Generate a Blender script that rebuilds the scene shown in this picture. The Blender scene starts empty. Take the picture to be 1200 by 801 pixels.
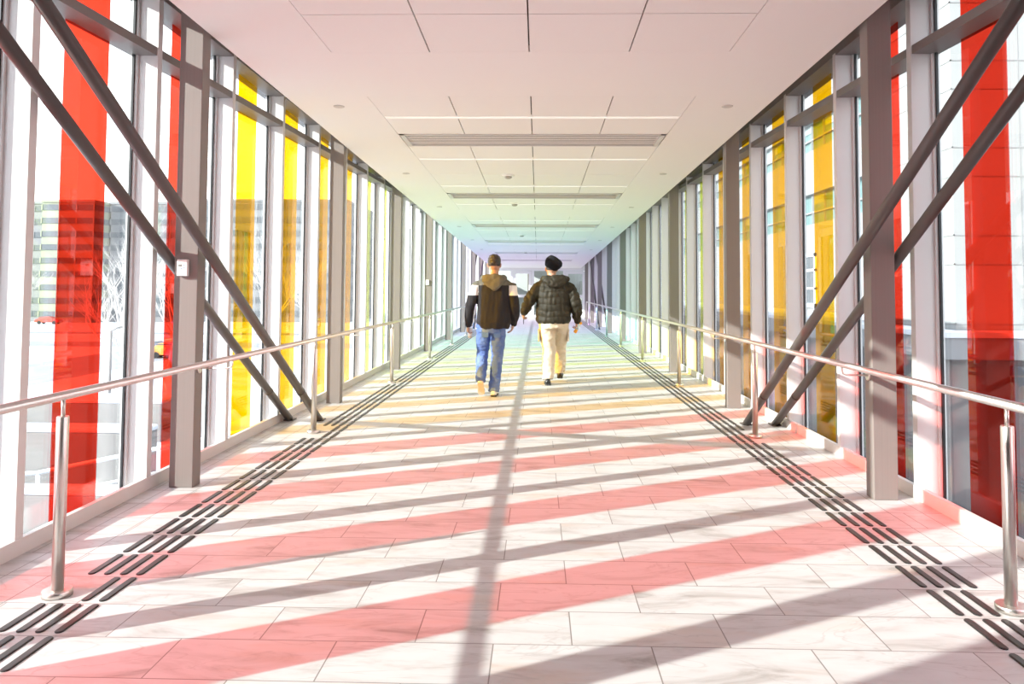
import bpy, bmesh, math, random
from mathutils import Vector, Matrix, noise
random.seed(7)
SC = bpy.context.scene
COL = SC.collection
PI = math.pi

# ------------------------------------------------------------------ helpers
def link(o, parent=None):
    COL.objects.link(o)
    if parent is not None:
        o.parent = parent
    return o

def tag(o, label=None, cat=None, group=None, kind=None):
    if label: o['label'] = label
    if cat: o['category'] = cat
    if group: o['group'] = group
    if kind: o['kind'] = kind
    return o

def empty(name, loc=(0, 0, 0), label=None, cat=None, group=None, kind=None):
    o = bpy.data.objects.new(name, None)
    o.empty_display_size = .1
    o.location = loc
    link(o)
    return tag(o, label, cat, group, kind)

def obj(name, bm, mat, parent=None, smooth=False, loc=None):
    bmesh.ops.recalc_face_normals(bm, faces=bm.faces[:])
    me = bpy.data.meshes.new(name)
    bm.to_mesh(me); bm.free()
    mats = mat if isinstance(mat, (list, tuple)) else [mat]
    for m in mats: me.materials.append(m)
    if smooth:
        for p in me.polygons: p.use_smooth = True
    o = bpy.data.objects.new(name, me)
    link(o, parent)
    if loc: o.location = loc
    return o

def box(bm, x0, x1, y0, y1, z0, z1, mi=0, bev=0):
    vs = [bm.verts.new((x, y, z)) for z in (z0, z1) for x, y in ((x0, y0), (x1, y0), (x1, y1), (x0, y1))]
    fs = [(0, 3, 2, 1), (4, 5, 6, 7), (0, 1, 5, 4), (1, 2, 6, 5), (2, 3, 7, 6), (3, 0, 4, 7)]
    ff = []
    for f in fs:
        q = bm.faces.new([vs[i] for i in f]); q.material_index = mi; ff.append(q)
    if bev:
        es = list({e for f in ff for e in f.edges})
        bmesh.ops.bevel(bm, geom=es, offset=bev, segments=2, profile=.5, affect='EDGES')
    return vs

def hexa(bm, pts, mi=0):
    """eight corners: bottom 4 ccw then top 4"""
    vs = [bm.verts.new(p) for p in pts]
    for f in [(0, 3, 2, 1), (4, 5, 6, 7), (0, 1, 5, 4), (1, 2, 6, 5), (2, 3, 7, 6), (3, 0, 4, 7)]:
        bm.faces.new([vs[i] for i in f]).material_index = mi

def frame_dirs(pts):
    ts = []
    for i in range(len(pts)):
        a = pts[max(0, i - 1)]; b = pts[min(len(pts) - 1, i + 1)]
        ts.append((b - a).normalized())
    up = Vector((0, 0, 1)) if abs(ts[0].z) < .9 else Vector((0, 1, 0))
    n = (up - ts[0] * up.dot(ts[0])).normalized()
    out = []
    for t in ts:
        n = (n - t * n.dot(t))
        if n.length < 1e-6: n = t.orthogonal()
        n.normalize()
        out.append((t, n, t.cross(n)))
    return out

def tube(bm, pts, r, seg=12, cap=True, mi=0, round_ends=False):
    pts = [Vector(p) for p in pts]
    rr = list(r) if isinstance(r, (list, tuple)) else [r] * len(pts)
    if round_ends:
        d0 = (pts[0] - pts[1]).normalized(); d1 = (pts[-1] - pts[-2]).normalized()
        r0, r1 = rr[0], rr[-1]
        pre = [(pts[0] + d0 * r0 * math.sin(a), r0 * math.cos(a)) for a in (1.45, 1.1, .6)]
        post = [(pts[-1] + d1 * r1 * math.sin(a), r1 * math.cos(a)) for a in (.6, 1.1, 1.45)]
        pts = [p for p, _ in pre] + pts + [p for p, _ in post]
        rr = [q for _, q in pre] + rr + [q for _, q in post]
    fr = frame_dirs(pts)
    rings = []
    for p, q, (t, n, b) in zip(pts, rr, fr):
        rx, ry = q if isinstance(q, (tuple, list)) else (q, q)
        rings.append([bm.verts.new(p + n * math.cos(2 * PI * k / seg) * rx + b * math.sin(2 * PI * k / seg) * ry) for k in range(seg)])
    for a, b in zip(rings, rings[1:]):
        for k in range(seg):
            bm.faces.new((a[k], a[(k + 1) % seg], b[(k + 1) % seg], b[k])).material_index = mi
    if cap:
        bm.faces.new(rings[0][::-1]).material_index = mi
        bm.faces.new(rings[-1]).material_index = mi

def stack(bm, secs, seg=20, mi=0):
    """horizontal elliptical sections (x, y, z, rx, ry) joined upward, closed"""
    rings = []
    for x, y, z, rx, ry in secs:
        rings.append([bm.verts.new((x + rx * math.cos(2 * PI * k / seg), y + ry * math.sin(2 * PI * k / seg), z)) for k in range(seg)])
    for a, b in zip(rings, rings[1:]):
        for k in range(seg):
            bm.faces.new((a[k], a[(k + 1) % seg], b[(k + 1) % seg], b[k])).material_index = mi
    bm.faces.new(rings[0][::-1]).material_index = mi
    bm.faces.new(rings[-1]).material_index = mi

def disc(bm, c, axis, r, h, seg=24, mi=0):
    c = Vector(c); a = Vector(axis).normalized()
    tube(bm, [c, c + a * h], r, seg, True, mi)

def ellipsoid(bm, c, r, mi=0, seg=16, rot=None):
    m = Matrix.Translation(Vector(c)) @ (rot.to_4x4() if rot else Matrix.Identity(4)) @ Matrix.Diagonal((*r, 1))
    g = bmesh.ops.create_uvsphere(bm, u_segments=seg, v_segments=max(6, seg * 2 // 3), radius=1, matrix=m)
    for v in g['verts']:
        for f in v.link_faces: f.material_index = mi

def evaluated(o, mods):
    """bake a list of modifiers (type, settings) into the mesh"""
    for t, st in mods:
        m = o.modifiers.new(t, t)
        for k, v in st.items(): setattr(m, k, v)
    dg = bpy.context.evaluated_depsgraph_get()
    dg.update()
    me = bpy.data.meshes.new_from_object(o.evaluated_get(dg))
    mats = list(o.data.materials)
    o.modifiers.clear()
    old = o.data
    o.data = me
    me.name = o.name
    bpy.data.meshes.remove(old)
    me.materials.clear()
    for m in mats: me.materials.append(m)
    for p in me.polygons: p.use_smooth = True
    return o

# ------------------------------------------------------------------ materials
def mat(name, color=(.5, .5, .5), rough=.5, metal=0, spec=.5):
    m = bpy.data.materials.new(name); m.use_nodes = True
    b = m.node_tree.nodes['Principled BSDF']
    b.inputs['Base Color'].default_value = (*color, 1)
    b.inputs['Roughness'].default_value = rough
    b.inputs['Metallic'].default_value = metal
    b.inputs['Specular IOR Level'].default_value = spec
    return m

class NT:
    def __init__(s, m): s.t = m.node_tree; s.b = s.t.nodes.get('Principled BSDF')
    def n(s, ty, **kw):
        x = s.t.nodes.new(ty)
        for k, v in kw.items(): setattr(x, k, v)
        return x
    def l(s, a, b): s.t.links.new(a, b)
    def math(s, op, a, b=None, c=None):
        x = s.n('ShaderNodeMath', operation=op)
        for i, v in enumerate((a, b, c)):
            if v is None: continue
            if isinstance(v, (int, float)): x.inputs[i].default_value = v
            else: s.l(v, x.inputs[i])
        return x.outputs[0]
    def mix(s, fac, a, b, ty='MIX'):
        x = s.n('ShaderNodeMix', data_type='RGBA', blend_type=ty)
        for i, v in ((0, fac), (6, a), (7, b)):
            if isinstance(v, (int, float)): x.inputs[i].default_value = v
            elif isinstance(v, tuple): x.inputs[i].default_value = (*v, 1)
            else: s.l(v, x.inputs[i])
        return x.outputs[2]

def noisy(name, c0, c1, scale, rough=.6, metal=0, bump=0, stretch=(1, 1, 1), detail=4, spec=.5):
    m = mat(name, c0, rough, metal, spec); t = NT(m)
    tc = t.n('ShaderNodeTexCoord'); mp = t.n('ShaderNodeMapping'); mp.inputs['Scale'].default_value = stretch
    t.l(tc.outputs['Object'], mp.inputs[0])
    nz = t.n('ShaderNodeTexNoise'); nz.inputs['Scale'].default_value = scale; nz.inputs['Detail'].default_value = detail
    t.l(mp.outputs[0], nz.inputs['Vector'])
    t.l(t.mix(nz.outputs['Fac'], c0, c1), t.b.inputs['Base Color'])
    if bump:
        bp = t.n('ShaderNodeBump'); bp.inputs['Strength'].default_value = bump; bp.inputs['Distance'].default_value = .004
        t.l(nz.outputs['Fac'], bp.inputs['Height']); t.l(bp.outputs[0], t.b.inputs['Normal'])
    return m

def glass_mat(name, T, r0=.04, rough=0.0):
    """clear or tinted sheet: straight-through tinted transmission plus mirror reflection (Schlick)"""
    m = bpy.data.materials.new(name); m.use_nodes = True
    t = NT(m); nt = m.node_tree; nt.nodes.clear()
    out = t.n('ShaderNodeOutputMaterial')
    tr = t.n('ShaderNodeBsdfTransparent'); tr.inputs[0].default_value = (*[math.sqrt(c) for c in T], 1)
    gl = t.n('ShaderNodeBsdfGlossy'); gl.inputs['Roughness'].default_value = rough
    lw = t.n('ShaderNodeLayerWeight'); lw.inputs['Blend'].default_value = .5
    p5 = t.math('POWER', lw.outputs['Facing'], 5.0)
    f = t.math('MULTIPLY_ADD', p5, .75, r0)
    mx = t.n('ShaderNodeMixShader')
    t.l(f, mx.inputs[0]); t.l(tr.outputs[0], mx.inputs[1]); t.l(gl.outputs[0], mx.inputs[2])
    t.l(mx.outputs[0], out.inputs[0])
    return m

def floor_mat():
    m = mat('stone floor tile', (.75, .73, .72), .42); t = NT(m)
    tc = t.n('ShaderNodeTexCoord')
    sx = t.n('ShaderNodeSeparateXYZ'); t.l(tc.outputs['Object'], sx.inputs[0])
    mp = t.n('ShaderNodeMapping'); mp.inputs['Location'].default_value = (-1.335, -.24, 0)
    t.l(tc.outputs['Object'], mp.inputs[0])
    br = t.n('ShaderNodeTexBrick'); br.offset = .5; br.offset_frequency = 2; br.squash = 1
    for k, v in (('Scale', 1), ('Mortar Size', .0030), ('Mortar Smooth', .3), ('Bias', 0), ('Brick Width', .6), ('Row Height', .3)):
        br.inputs[k].default_value = v
    br.inputs['Color1'].default_value = (0, 0, 0, 1); br.inputs['Color2'].default_value = (1, 1, 1, 1)
    t.l(mp.outputs[0], br.inputs[0])
    # veins, one drift of the pattern per tile
    wob = t.n('ShaderNodeVectorMath', operation='MULTIPLY_ADD')
    t.l(br.outputs['Color'], wob.inputs[0]); wob.inputs[1].default_value = (7.3, 3.1, 5); t.l(tc.outputs['Object'], wob.inputs[2])
    mv = t.n('ShaderNodeMapping'); mv.inputs['Rotation'].default_value = (0, 0, -.45); mv.inputs['Scale'].default_value = (1.6, 5.5, 1)
    t.l(wob.outputs[0], mv.inputs[0])
    n1 = t.n('ShaderNodeTexNoise'); n1.inputs['Scale'].default_value = 1.3; n1.inputs['Detail'].default_value = 8; n1.inputs['Roughness'].default_value = .62; n1.inputs['Distortion'].default_value = .8
    t.l(mv.outputs[0], n1.inputs['Vector'])
    cr = t.n('ShaderNodeValToRGB'); e = cr.color_ramp.elements
    e[0].position = .30; e[0].color = (.33, .305, .285, 1); e[1].position = .72; e[1].color = (.60, .597, .59, 1)
    x = e.new(.40); x.color = (.475, .458, .442, 1); x = e.new(.5); x.color = (.555, .548, .538, 1)
    t.l(n1.outputs['Fac'], cr.inputs[0])
    n2 = t.n('ShaderNodeTexNoise'); n2.inputs['Scale'].default_value = .9; n2.inputs['Detail'].default_value = 6
    t.l(mv.outputs[0], n2.inputs['Vector'])
    warm = t.math('MULTIPLY', t.math('GREATER_THAN', n2.outputs['Fac'], .60), .0)
    w2 = t.n('ShaderNodeMapRange'); w2.inputs[1].default_value = .56; w2.inputs[2].default_value = .72
    t.l(n2.outputs['Fac'], w2.inputs[0])
    c = t.mix(t.math('MULTIPLY', w2.outputs[0], .55), cr.outputs[0], (.56, .43, .335))
    # thin hairline veins
    n3 = t.n('ShaderNodeTexNoise'); n3.inputs['Scale'].default_value = .8; n3.inputs['Detail'].default_value = 5; n3.inputs['Distortion'].default_value = 1.2
    t.l(mv.outputs[0], n3.inputs['Vector'])
    v = t.math('ABSOLUTE', t.math('SUBTRACT', n3.outputs['Fac'], .5))
    vr = t.n('ShaderNodeMapRange'); vr.inputs[1].default_value = .0; vr.inputs[2].default_value = .012; vr.inputs[3].default_value = .35; vr.inputs[4].default_value = 0
    t.l(v, vr.inputs[0])
    c = t.mix(vr.outputs[0], c, (.33, .30, .28))
    # border courses next to the kerbs: long joints running with the corridor
    ax = t.math('ABSOLUTE', t.math('ADD', sx.outputs[0], .065))
    j1 = t.math('LESS_THAN', t.math('ABSOLUTE', t.math('SUBTRACT', ax, 2.215)), .0028)
    j2 = t.math('LESS_THAN', t.math('ABSOLUTE', t.math('SUBTRACT', ax, 2.42)), .0028)
    mort = t.math('MAXIMUM', br.outputs['Fac'], t.math('MAXIMUM', j1, j2))
    c = t.mix(t.math('MULTIPLY', mort, .85), c, (.17, .145, .13))
    t.l(c, t.b.inputs['Base Color'])
    bp = t.n('ShaderNodeBump'); bp.inputs['Strength'].default_value = .25; bp.inputs['Distance'].default_value = .002; bp.invert = True
    t.l(mort, bp.inputs['Height']); t.l(bp.outputs[0], t.b.inputs['Normal'])
    return m

def streak_mat(name, c0, c1):
    return noisy(name, c0, c1, 3, .45, 0, 0, (40, 40, .15), 3, .35)

M = {}
M['floor'] = floor_mat()
M['ceil'] = mat('ceiling plaster', (.88, .865, .845), .85, 0, .2)
M['panel'] = noisy('ceiling panel', (.885, .87, .85), (.865, .85, .83), 60, .85, 0, .05, spec=.2)
M['dark'] = mat('dark reveal', (.10, .075, .06), .8)
M['strip_metal'] = mat('metal strip with added glow', (.9, .88, .85), .25)
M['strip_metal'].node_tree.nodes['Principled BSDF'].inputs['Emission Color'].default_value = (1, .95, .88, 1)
M['strip_metal'].node_tree.nodes['Principled BSDF'].inputs['Emission Strength'].default_value = .25  # added glow stands in for reflections in the metal ceiling strips
M['detector_grey'] = mat('detector grey', (.42, .40, .36), .5)
M['cover'] = mat('cover plate', (.60, .57, .54), .45)
M['grille'] = mat('grille paint', (.84, .81, .79), .5)
M['column'] = streak_mat('taupe column paint', (.235, .205, .19), (.205, .178, .165))
M['frame'] = mat('window frame paint', (.64, .625, .615), .42, 0, .4)
M['transom'] = mat('transom paint', (.19, .172, .162), .42, 0, .4)
M['kerb'] = mat('kerb paint', (.66, .63, .61), .45)
M['gasket'] = mat('black gasket', (.012, .012, .014), .5)
M['brace'] = mat('brace paint', (.10, .083, .075), .38, 0, .5)
M['sleeve'] = mat('brace collar', (.10, .085, .08), .4)
M['steel'] = noisy('brushed stainless steel', (.76, .72, .67), (.64, .60, .56), 4, .30, 1, .04, (1, 30, 1))
M['steel2'] = noisy('brushed stainless post', (.78, .75, .71), (.66, .63, .59), 4, .32, 1, .04, (60, 60, .5))
M['rubber'] = mat('black tactile bar', (.022, .019, .018), .38)
M['white_plastic'] = mat('white plastic', (.85, .84, .82), .35)
M['lcd'] = mat('grey display', (.22, .25, .24), .2)
M['button'] = mat('blue button', (.25, .40, .62), .4)
M['glass'] = glass_mat('window glass', (.91, .93, .925), .07)
TINT = [('red', (.88, .042, .018)), ('yellow', (.98, .50, .0)), ('lime green', (.78, .88, .08)),
        ('teal', (.06, .78, .46)), ('blue', (.16, .38, .95)), ('violet', (.55, .20, .88))]
for n, c in TINT: M['tint ' + n] = glass_mat('translucent ' + n + ' strip', c, .05)
M['dim_wall'] = mat('wall paint darkened to cut fill', (.22, .20, .19), .8, 0, .2)  # unseen walls behind the camera, darkened to cut the fill light
M['lobby'] = mat('lobby wall paint', (.50, .53, .52), .8, 0, .2)
M['door_frame'] = mat('pale metal door frame', (.72, .71, .74), .4)
M['wallpaint'] = mat('wall paint', (.76, .73, .74), .8, 0, .2)
M['snow'] = noisy('snow', (.66, .68, .72), (.36, .38, .42), .22, .8, 0, .2)
M['road'] = noisy('slush covered road', (.14, .145, .155), (.30, .31, .33), .35, .7)

# ------------------------------------------------------------------ dimensions (metres; y runs along the corridor, camera near y = 0)
XL, XR = -2.60, 2.47           # inner kerb / mullion faces
YE = 37.7                      # end wall
Y0 = -6.0                      # wall behind the camera
BAY = 3.8; PANE = BAY / 3
def mull(k): return 5.06 + PANE * k
def ceil_z(y): return 3.224 - .0205 * y
def transom_z(y): return 2.863 + .025 * y
def head_z(y): return 3.40 - .0125 * y
CX = -.065

# ------------------------------------------------------------------ room shell
bm = bmesh.new(); box(bm, XL - .02, XR + .02, Y0, YE + 9, -.3, 0)
tag(obj('floor', bm, M['floor']), kind='structure')

for side, X, s in (('left', XL, -1), ('right', XR, 1)):
    bm = bmesh.new()
    a, b = sorted((X, X + s * .035))
    box(bm, a, b, .0 if s > 0 else .57, YE, -.05, .083, bev=.003)
    tag(obj('baseboard_' + side, bm, M['kerb']), kind='structure')
    # head member along the top of the glazing
    bm = bmesh.new()
    x0, x1 = sorted((X + s * .005, X + s * .24))
    y0, y1 = 0, YE
    hexa(bm, [(x0, y0, head_z(y0)), (x1, y0, head_z(y0)), (x1, y1, head_z(y1)), (x0, y1, head_z(y1)),
              (x0, y0, head_z(y0) + .35), (x1, y0, head_z(y0) + .35), (x1, y1, head_z(y1) + .5), (x0, y1, head_z(y1) + .5)])
    tag(obj('trim_1' if s < 0 else 'trim_2', bm, M['transom']), kind='structure')
    # solid wall where the corridor leaves the building behind the camera
    bm = bmesh.new()
    a, b = sorted((X - s * .0, X + s * .3))
    box(bm, a, b, Y0, .57 if s < 0 else 0.0, -.3, 3.9)
    tag(obj('wall_' + side, bm, M['dim_wall']), kind='structure')
bm = bmesh.new(); box(bm, XL - .3, XR + .3, Y0 - .3, Y0, -.3, 3.9)
tag(obj('wall_back', bm, M['dim_wall']), kind='structure')
# roof over everything
bm = bmesh.new(); hexa(bm, [(XL - .32, Y0 - .3, 3.76), (XR + .32, Y0 - .3, 3.76), (XR + .32, YE + 9, 3.4), (XL - .32, YE + 9, 3.4),
                            (XL - .32, Y0 - .3, 4.1), (XR + .32, Y0 - .3, 4.1), (XR + .32, YE + 9, 3.8), (XL - .32, YE + 9, 3.8)])
tag(obj('roof', bm, M['wallpaint']), kind='structure')

# ------------------------------------------------------------------ ceiling
CEX0, CEX1 = -2.30, 2.13
FX0, FX1 = -1.555, 1.405
fields = [(-2.5, 5.53), (6.72, 14.75), (15.94, 23.97), (25.16, 33.19)]
ceiling = None
def slab(bm, x0, x1, y0, y1, dz0, dz1, mi=0):
    hexa(bm, [(x0, y0, ceil_z(y0) + dz0), (x1, y0, ceil_z(y0) + dz0), (x1, y1, ceil_z(y1) + dz0), (x0, y1, ceil_z(y1) + dz0),
              (x0, y0, ceil_z(y0) + dz1), (x1, y0, ceil_z(y0) + dz1), (x1, y1, ceil_z(y1) + dz1), (x0, y1, ceil_z(y1) + dz1)], mi)
bm = bmesh.new()
slab(bm, CEX0, FX0, Y0, YE, 0, .12); slab(bm, FX1, CEX1, Y0, YE, 0, .12)
prev = Y0
for a, b in fields:
    slab(bm, FX0, FX1, prev, a, 0, .12); prev = b
slab(bm, FX0, FX1, prev, YE, 0, .12)
slab(bm, FX0, FX1, Y0, YE, .12, .16)          # closes the fields from above
ceiling = tag(obj('ceiling', bm, M['ceil']), kind='structure')
for a, b in fields:
    bm = bmesh.new(); slab(bm, FX0, FX1, a, b, .05, .06)
    obj('ceiling_backing', bm, M['dark'], ceiling)
    joints = [a]
    lights = [a + .77, a + 2.94, a + 5.14, a + 7.30]  # positions of the reflective metal strips, not lamps
    diffs = [(a + 1.50, a + 2.09), (a + 5.86, a + 6.45)]
    # rows of panels between the strips and grilles
    cuts = sorted([(y - .038, y + .044) if y > 6 else (y - .003, y + .003) for y in lights] + diffs)
    rows = []; p = a
    for c0, c1 in cuts:
        rows.append((p, c0)); p = c1
    rows.append((p, b))
    rr = []
    for r0, r1 in rows:
        if r1 - r0 > 1.3: rr += [(r0, (r0 + r1) / 2 - .002), ((r0 + r1) / 2 + .002, r1)]
        else: rr.append((r0, r1))
    g = .005; w = (FX1 - FX0) / 4
    for r0, r1 in rr:
        for i in range(4):
            bm = bmesh.new(); slab(bm, FX0 + i * w + g, FX0 + (i + 1) * w - g, r0 + .002, r1 - .002, 0, .02)
            obj('ceiling_panel', bm, M['panel'], ceiling)
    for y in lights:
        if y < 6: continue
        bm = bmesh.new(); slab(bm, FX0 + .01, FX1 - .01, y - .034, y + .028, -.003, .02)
        tag(obj('ceiling_strip', bm, M['strip_metal'], ceiling), 'slim metal ceiling strip with added glow')
    for d0, d1 in diffs:
        if d0 < 3: continue
        t = empty('linear_air_diffuser', ((FX0 + FX1) / 2, (d0 + d1) / 2, ceil_z((d0 + d1) / 2)), kind=None)
        t['dz'] = 1
        bm = bmesh.new()
        def S(x0, x1, y0, y1, z0, z1, bm=bm, t=t):
            n0 = len(bm.verts); slab(bm, x0, x1, y0, y1, z0, z1)
            bm.verts.ensure_lookup_table()
            for v in bm.verts[n0:]: v.co -= t.location
        xa, xb = FX0 + .02, FX1 - .02
        for (x0, x1, y0, y1) in ((xa, xb, d0, d0 + .035), (xa, xb, d1 - .035, d1), (xa, xa + .05, d0, d1), (xb - .05, xb, d0, d1)):
            S(x0, x1, y0, y1, -.012, .03)
        obj('diffuser_frame', bm, M['frame'], t)
        bm = bmesh.new()
        nb = 7
        for i in range(nb):
            yy = d0 + .05 + (d1 - d0 - .1) * (i + .5) / nb
            n0 = len(bm.verts); slab(bm, xa + .05, xb - .05, yy - .036, yy + .034, .0, .006)
            bm.verts.ensure_lookup_table()
            for v in bm.verts[n0:]:
                v.co -= t.location
                v.co.z += (.006 if v.co.y > yy - t.location.y else -.004)
        obj('diffuser_blades', bm, M['grille'], t)
        del t['dz']
DIFF = [o for o in SC.objects if o.name.startswith('linear_air_diffuser')]
ordn = ['first', 'second', 'third', 'fourth', 'fifth', 'sixth', 'seventh', 'eighth', 'ninth', 'tenth', 'eleventh', 'twelfth', 'thirteenth', 'fourteenth', 'fifteenth']
DIFF.sort(key=lambda o: o.location.y)
for i, o in enumerate(DIFF):
    tag(o, ('long grey slotted air diffuser nearest the camera in the ceiling panels' if i == 0 else
            'long grey slotted air diffuser across the ceiling, %s one along the corridor' % ordn[i]), 'air diffuser', 'air diffusers across the ceiling')

# smoke detectors down the middle
dets = [10.83, 13.84, 20.06, 26.48]
dl = ['smoke detector on the ceiling panels between the first two grey diffusers',
      'smoke detector on the ceiling just past the second grey diffuser',
      'smoke detector on the ceiling between third and fourth grey diffusers',
      'small distant smoke detector on the ceiling near the fifth grey diffuser']
for i, y in enumerate(dets):
    t = empty('smoke_detector', (-.44, y, ceil_z(y)), 'white round ' + dl[i], 'smoke detector', 'smoke detectors on the ceiling')
    bm = bmesh.new(); tube(bm, [(0, 0, .004), (0, 0, -.014), (0, 0, -.022)], [.095, .095, .08], 28); obj('detector_base', bm, M['white_plastic'], t, False)
    bm = bmesh.new(); tube(bm, [(0, 0, -.02), (0, 0, -.045), (0, 0, -.056)], [.055, .05, .03], 24); obj('sensor_head', bm, M['detector_grey'], t, False)
# sprinkler cover plates along both edges
k = 0
for X, sd in ((-1.90, 'left'), (1.765, 'right')):
    for i in range(6):
        y = 7.06 + 3.65 * i
        bm = bmesh.new(); tube(bm, [(0, 0, .003), (0, 0, -.006), (0, 0, -.009)], [.052, .052, .045], 24)
        bm2 = bm
        o = obj('sprinkler_cover', bm2, M['cover'], None, False, (X, y, ceil_z(y)))
        tag(o, 'flat round white sprinkler cover in the ceiling margin, %s one along the %s windows' % (ordn[i], sd), 'sprinkler cover', 'round covers along the ceiling margins')

# ------------------------------------------------------------------ windows
def strip_tint(n):
    if n < 2: return 'red'
    return TINT[min(5, 1 + (n - 2) // 4)][0]
wi = 0
def window(side, k):
    """one pane of the curtain wall between mullion k and mullion k+1"""
    global wi
    wi += 1
    s = -1 if side == 'left' else 1
    X = XL if s < 0 else XR
    ya, yb = mull(k), mull(k + 1)
    if s < 0 and ya < .6: ya = .57
    if yb > YE: yb = YE
    root = empty('window_%d' % wi, (X, (ya + yb) / 2, 0), kind='structure')
    ym = (ya + yb) / 2
    def B(bm, d0, d1, y0, y1, z0, z1, z0b=None, z1b=None):
        """box by depth outward from the inner face"""
        x0, x1 = sorted((s * d0, s * d1))
        z0b = z0 if z0b is None else z0b; z1b = z1 if z1b is None else z1b
        hexa(bm, [(x0, y0 - ym, z0), (x1, y0 - ym, z0), (x1, y1 - ym, z0b), (x0, y1 - ym, z0b),
                  (x0, y0 - ym, z1), (x1, y0 - ym, z1), (x1, y1 - ym, z1b), (x0, y1 - ym, z1b)])
    # mullion at the near edge
    bm = bmesh.new(); B(bm, .036, .192, ya - .03, ya + .03, -.25, head_z(ya) + .02)
    B(bm, .004, .036, ya - .03, ya + .03, .0835, head_z(ya) + .02)
    obj('mullion', bm, M['frame'], root)
    # transom with the fall of the roof
    top = transom_z(ym)
    if top < head_z(ym) - .03:
        bm = bmesh.new(); B(bm, .012, .192, ya + .03, yb - .03, transom_z(ya) - .058, transom_z(ya), transom_z(yb) - .058, transom_z(yb))
        obj('transom', bm, M['transom'], root)
    # inner frame step and dark gasket round the glass
    bm = bmesh.new()
    B(bm, .135, .16, ya + .03, ya + .050, -.25, head_z(ya)); B(bm, .135, .16, yb - .050, yb - .03, -.25, head_z(yb))
    obj('glazing_bead', bm, M['frame'], root)
    bm = bmesh.new()
    B(bm, .150, .165, ya + .050, ya + .062, -.25, head_z(ya)); B(bm, .150, .165, yb - .064, yb - .050, -.25, head_z(yb))
    B(bm, .150, .165, ya + .062, yb - .064, -.25, .012)
    obj('gasket', bm, M['gasket'], root)
    bm = bmesh.new(); B(bm, .170, .182, ya + .01, yb - .01, -.25, head_z(ya), -.25, head_z(yb))
    obj('glass_pane', bm, M['glass'], root)
    n = k + 1
    if n >= -2 and n <= 23:
        c = 4.49 + PANE * n
        zt = 3.335 - .012 * (c - 6)
        tn = strip_tint(n)
        bm = bmesh.new(); B(bm, .158, .164, c - .2225, c + .2225, -.25, zt)
        tag(obj('tinted_strip', bm, M['tint ' + tn], root), '%s translucent strip' % tn)
    return root
for side in ('left', 'right'):
    for k in range(-4, 26):
        window(side, k)

# ------------------------------------------------------------------ columns
colY = [1.31 + BAY * i for i in range(10)]
for side, x0, x1, off in (('left', -2.492, -2.330, .062), ('right', 2.185, 2.34, -.03)):
    vis = 0
    for i, y in enumerate(colY):
        y = y + off
        bm = bmesh.new(); box(bm, x0, x1, y - .06, y + .06, 0, 3.5, bev=.004)
        o = obj('steel_column', bm, M['column'])
        # origin at the base
        o.data.transform(Matrix.Translation((-(x0 + x1) / 2, -y, 0))); o.location = ((x0 + x1) / 2, y, 0)
        if i == 0: lab = 'taupe steel column along the %s windows, before the near diagonal braces' % side
        elif i == 1: lab = {'left': 'taupe steel column on the left between the red strips, carrying a white thermostat',
                            'right': 'dark taupe steel column on the right with a sunlit base, crossed by the diagonal brace'}[side]
        else: lab = 'taupe steel column along the %s windows, %s one beyond the near diagonal braces' % (side, ordn[i - 2])
        tag(o, lab, 'column', 'steel columns along the %s windows' % side, 'thing')

# ------------------------------------------------------------------ diagonal braces
def brace(x, yb, dirn, label):
    """tube from its foot at (x, yb, 0) rising towards dirn along y"""
    t = empty('diagonal_brace', (x, yb, 0), label, 'brace', 'diagonal steel braces')
    L = 5.15 if dirn < 0 else 4.8
    h = ceil_z(yb + dirn * L) - .1 if abs(x - CX) < 2.25 else 3.02
    ln = min(L, h / .587)
    bm = bmesh.new(); tube(bm, [(0, dirn * .02, .012), (0, dirn * ln, .587 * ln)], .037, 20)
    obj('brace_tube', bm, M['brace'], t, True)
    q = .62
    bm = bmesh.new(); tube(bm, [(0, dirn * q, .587 * q), (0, dirn * (q + .03), .587 * (q + .03))], .0395, 20)
    obj('brace_collar', bm, M['sleeve'], t, True)
    bm = bmesh.new(); box(bm, -.05, .05, -.06, .06, 0, .012, bev=.003)
    obj('foot_plate', bm, M['brace'], t)
for x, sd, io in ((-2.24, 'left', 'inner'), (-2.545, 'left', 'outer'), (2.11, 'right', 'inner'), (2.40, 'right', 'outer')):
    wh = {'inner': 'passing the corridor side of the thermostat column' if sd == 'left' else 'passing in front of the dark right column',
          'outer': 'passing behind the thermostat column' if sd == 'left' else 'passing behind the dark right column'}[io]
    brace(x, 7.78, -1, 'dark brown diagonal tube brace on the %s, %s' % (sd, wh))
    brace(x, 26.25, 1, 'distant diagonal tube brace by the %s windows near the end doors, %s of the pair' % (sd, io))

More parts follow.
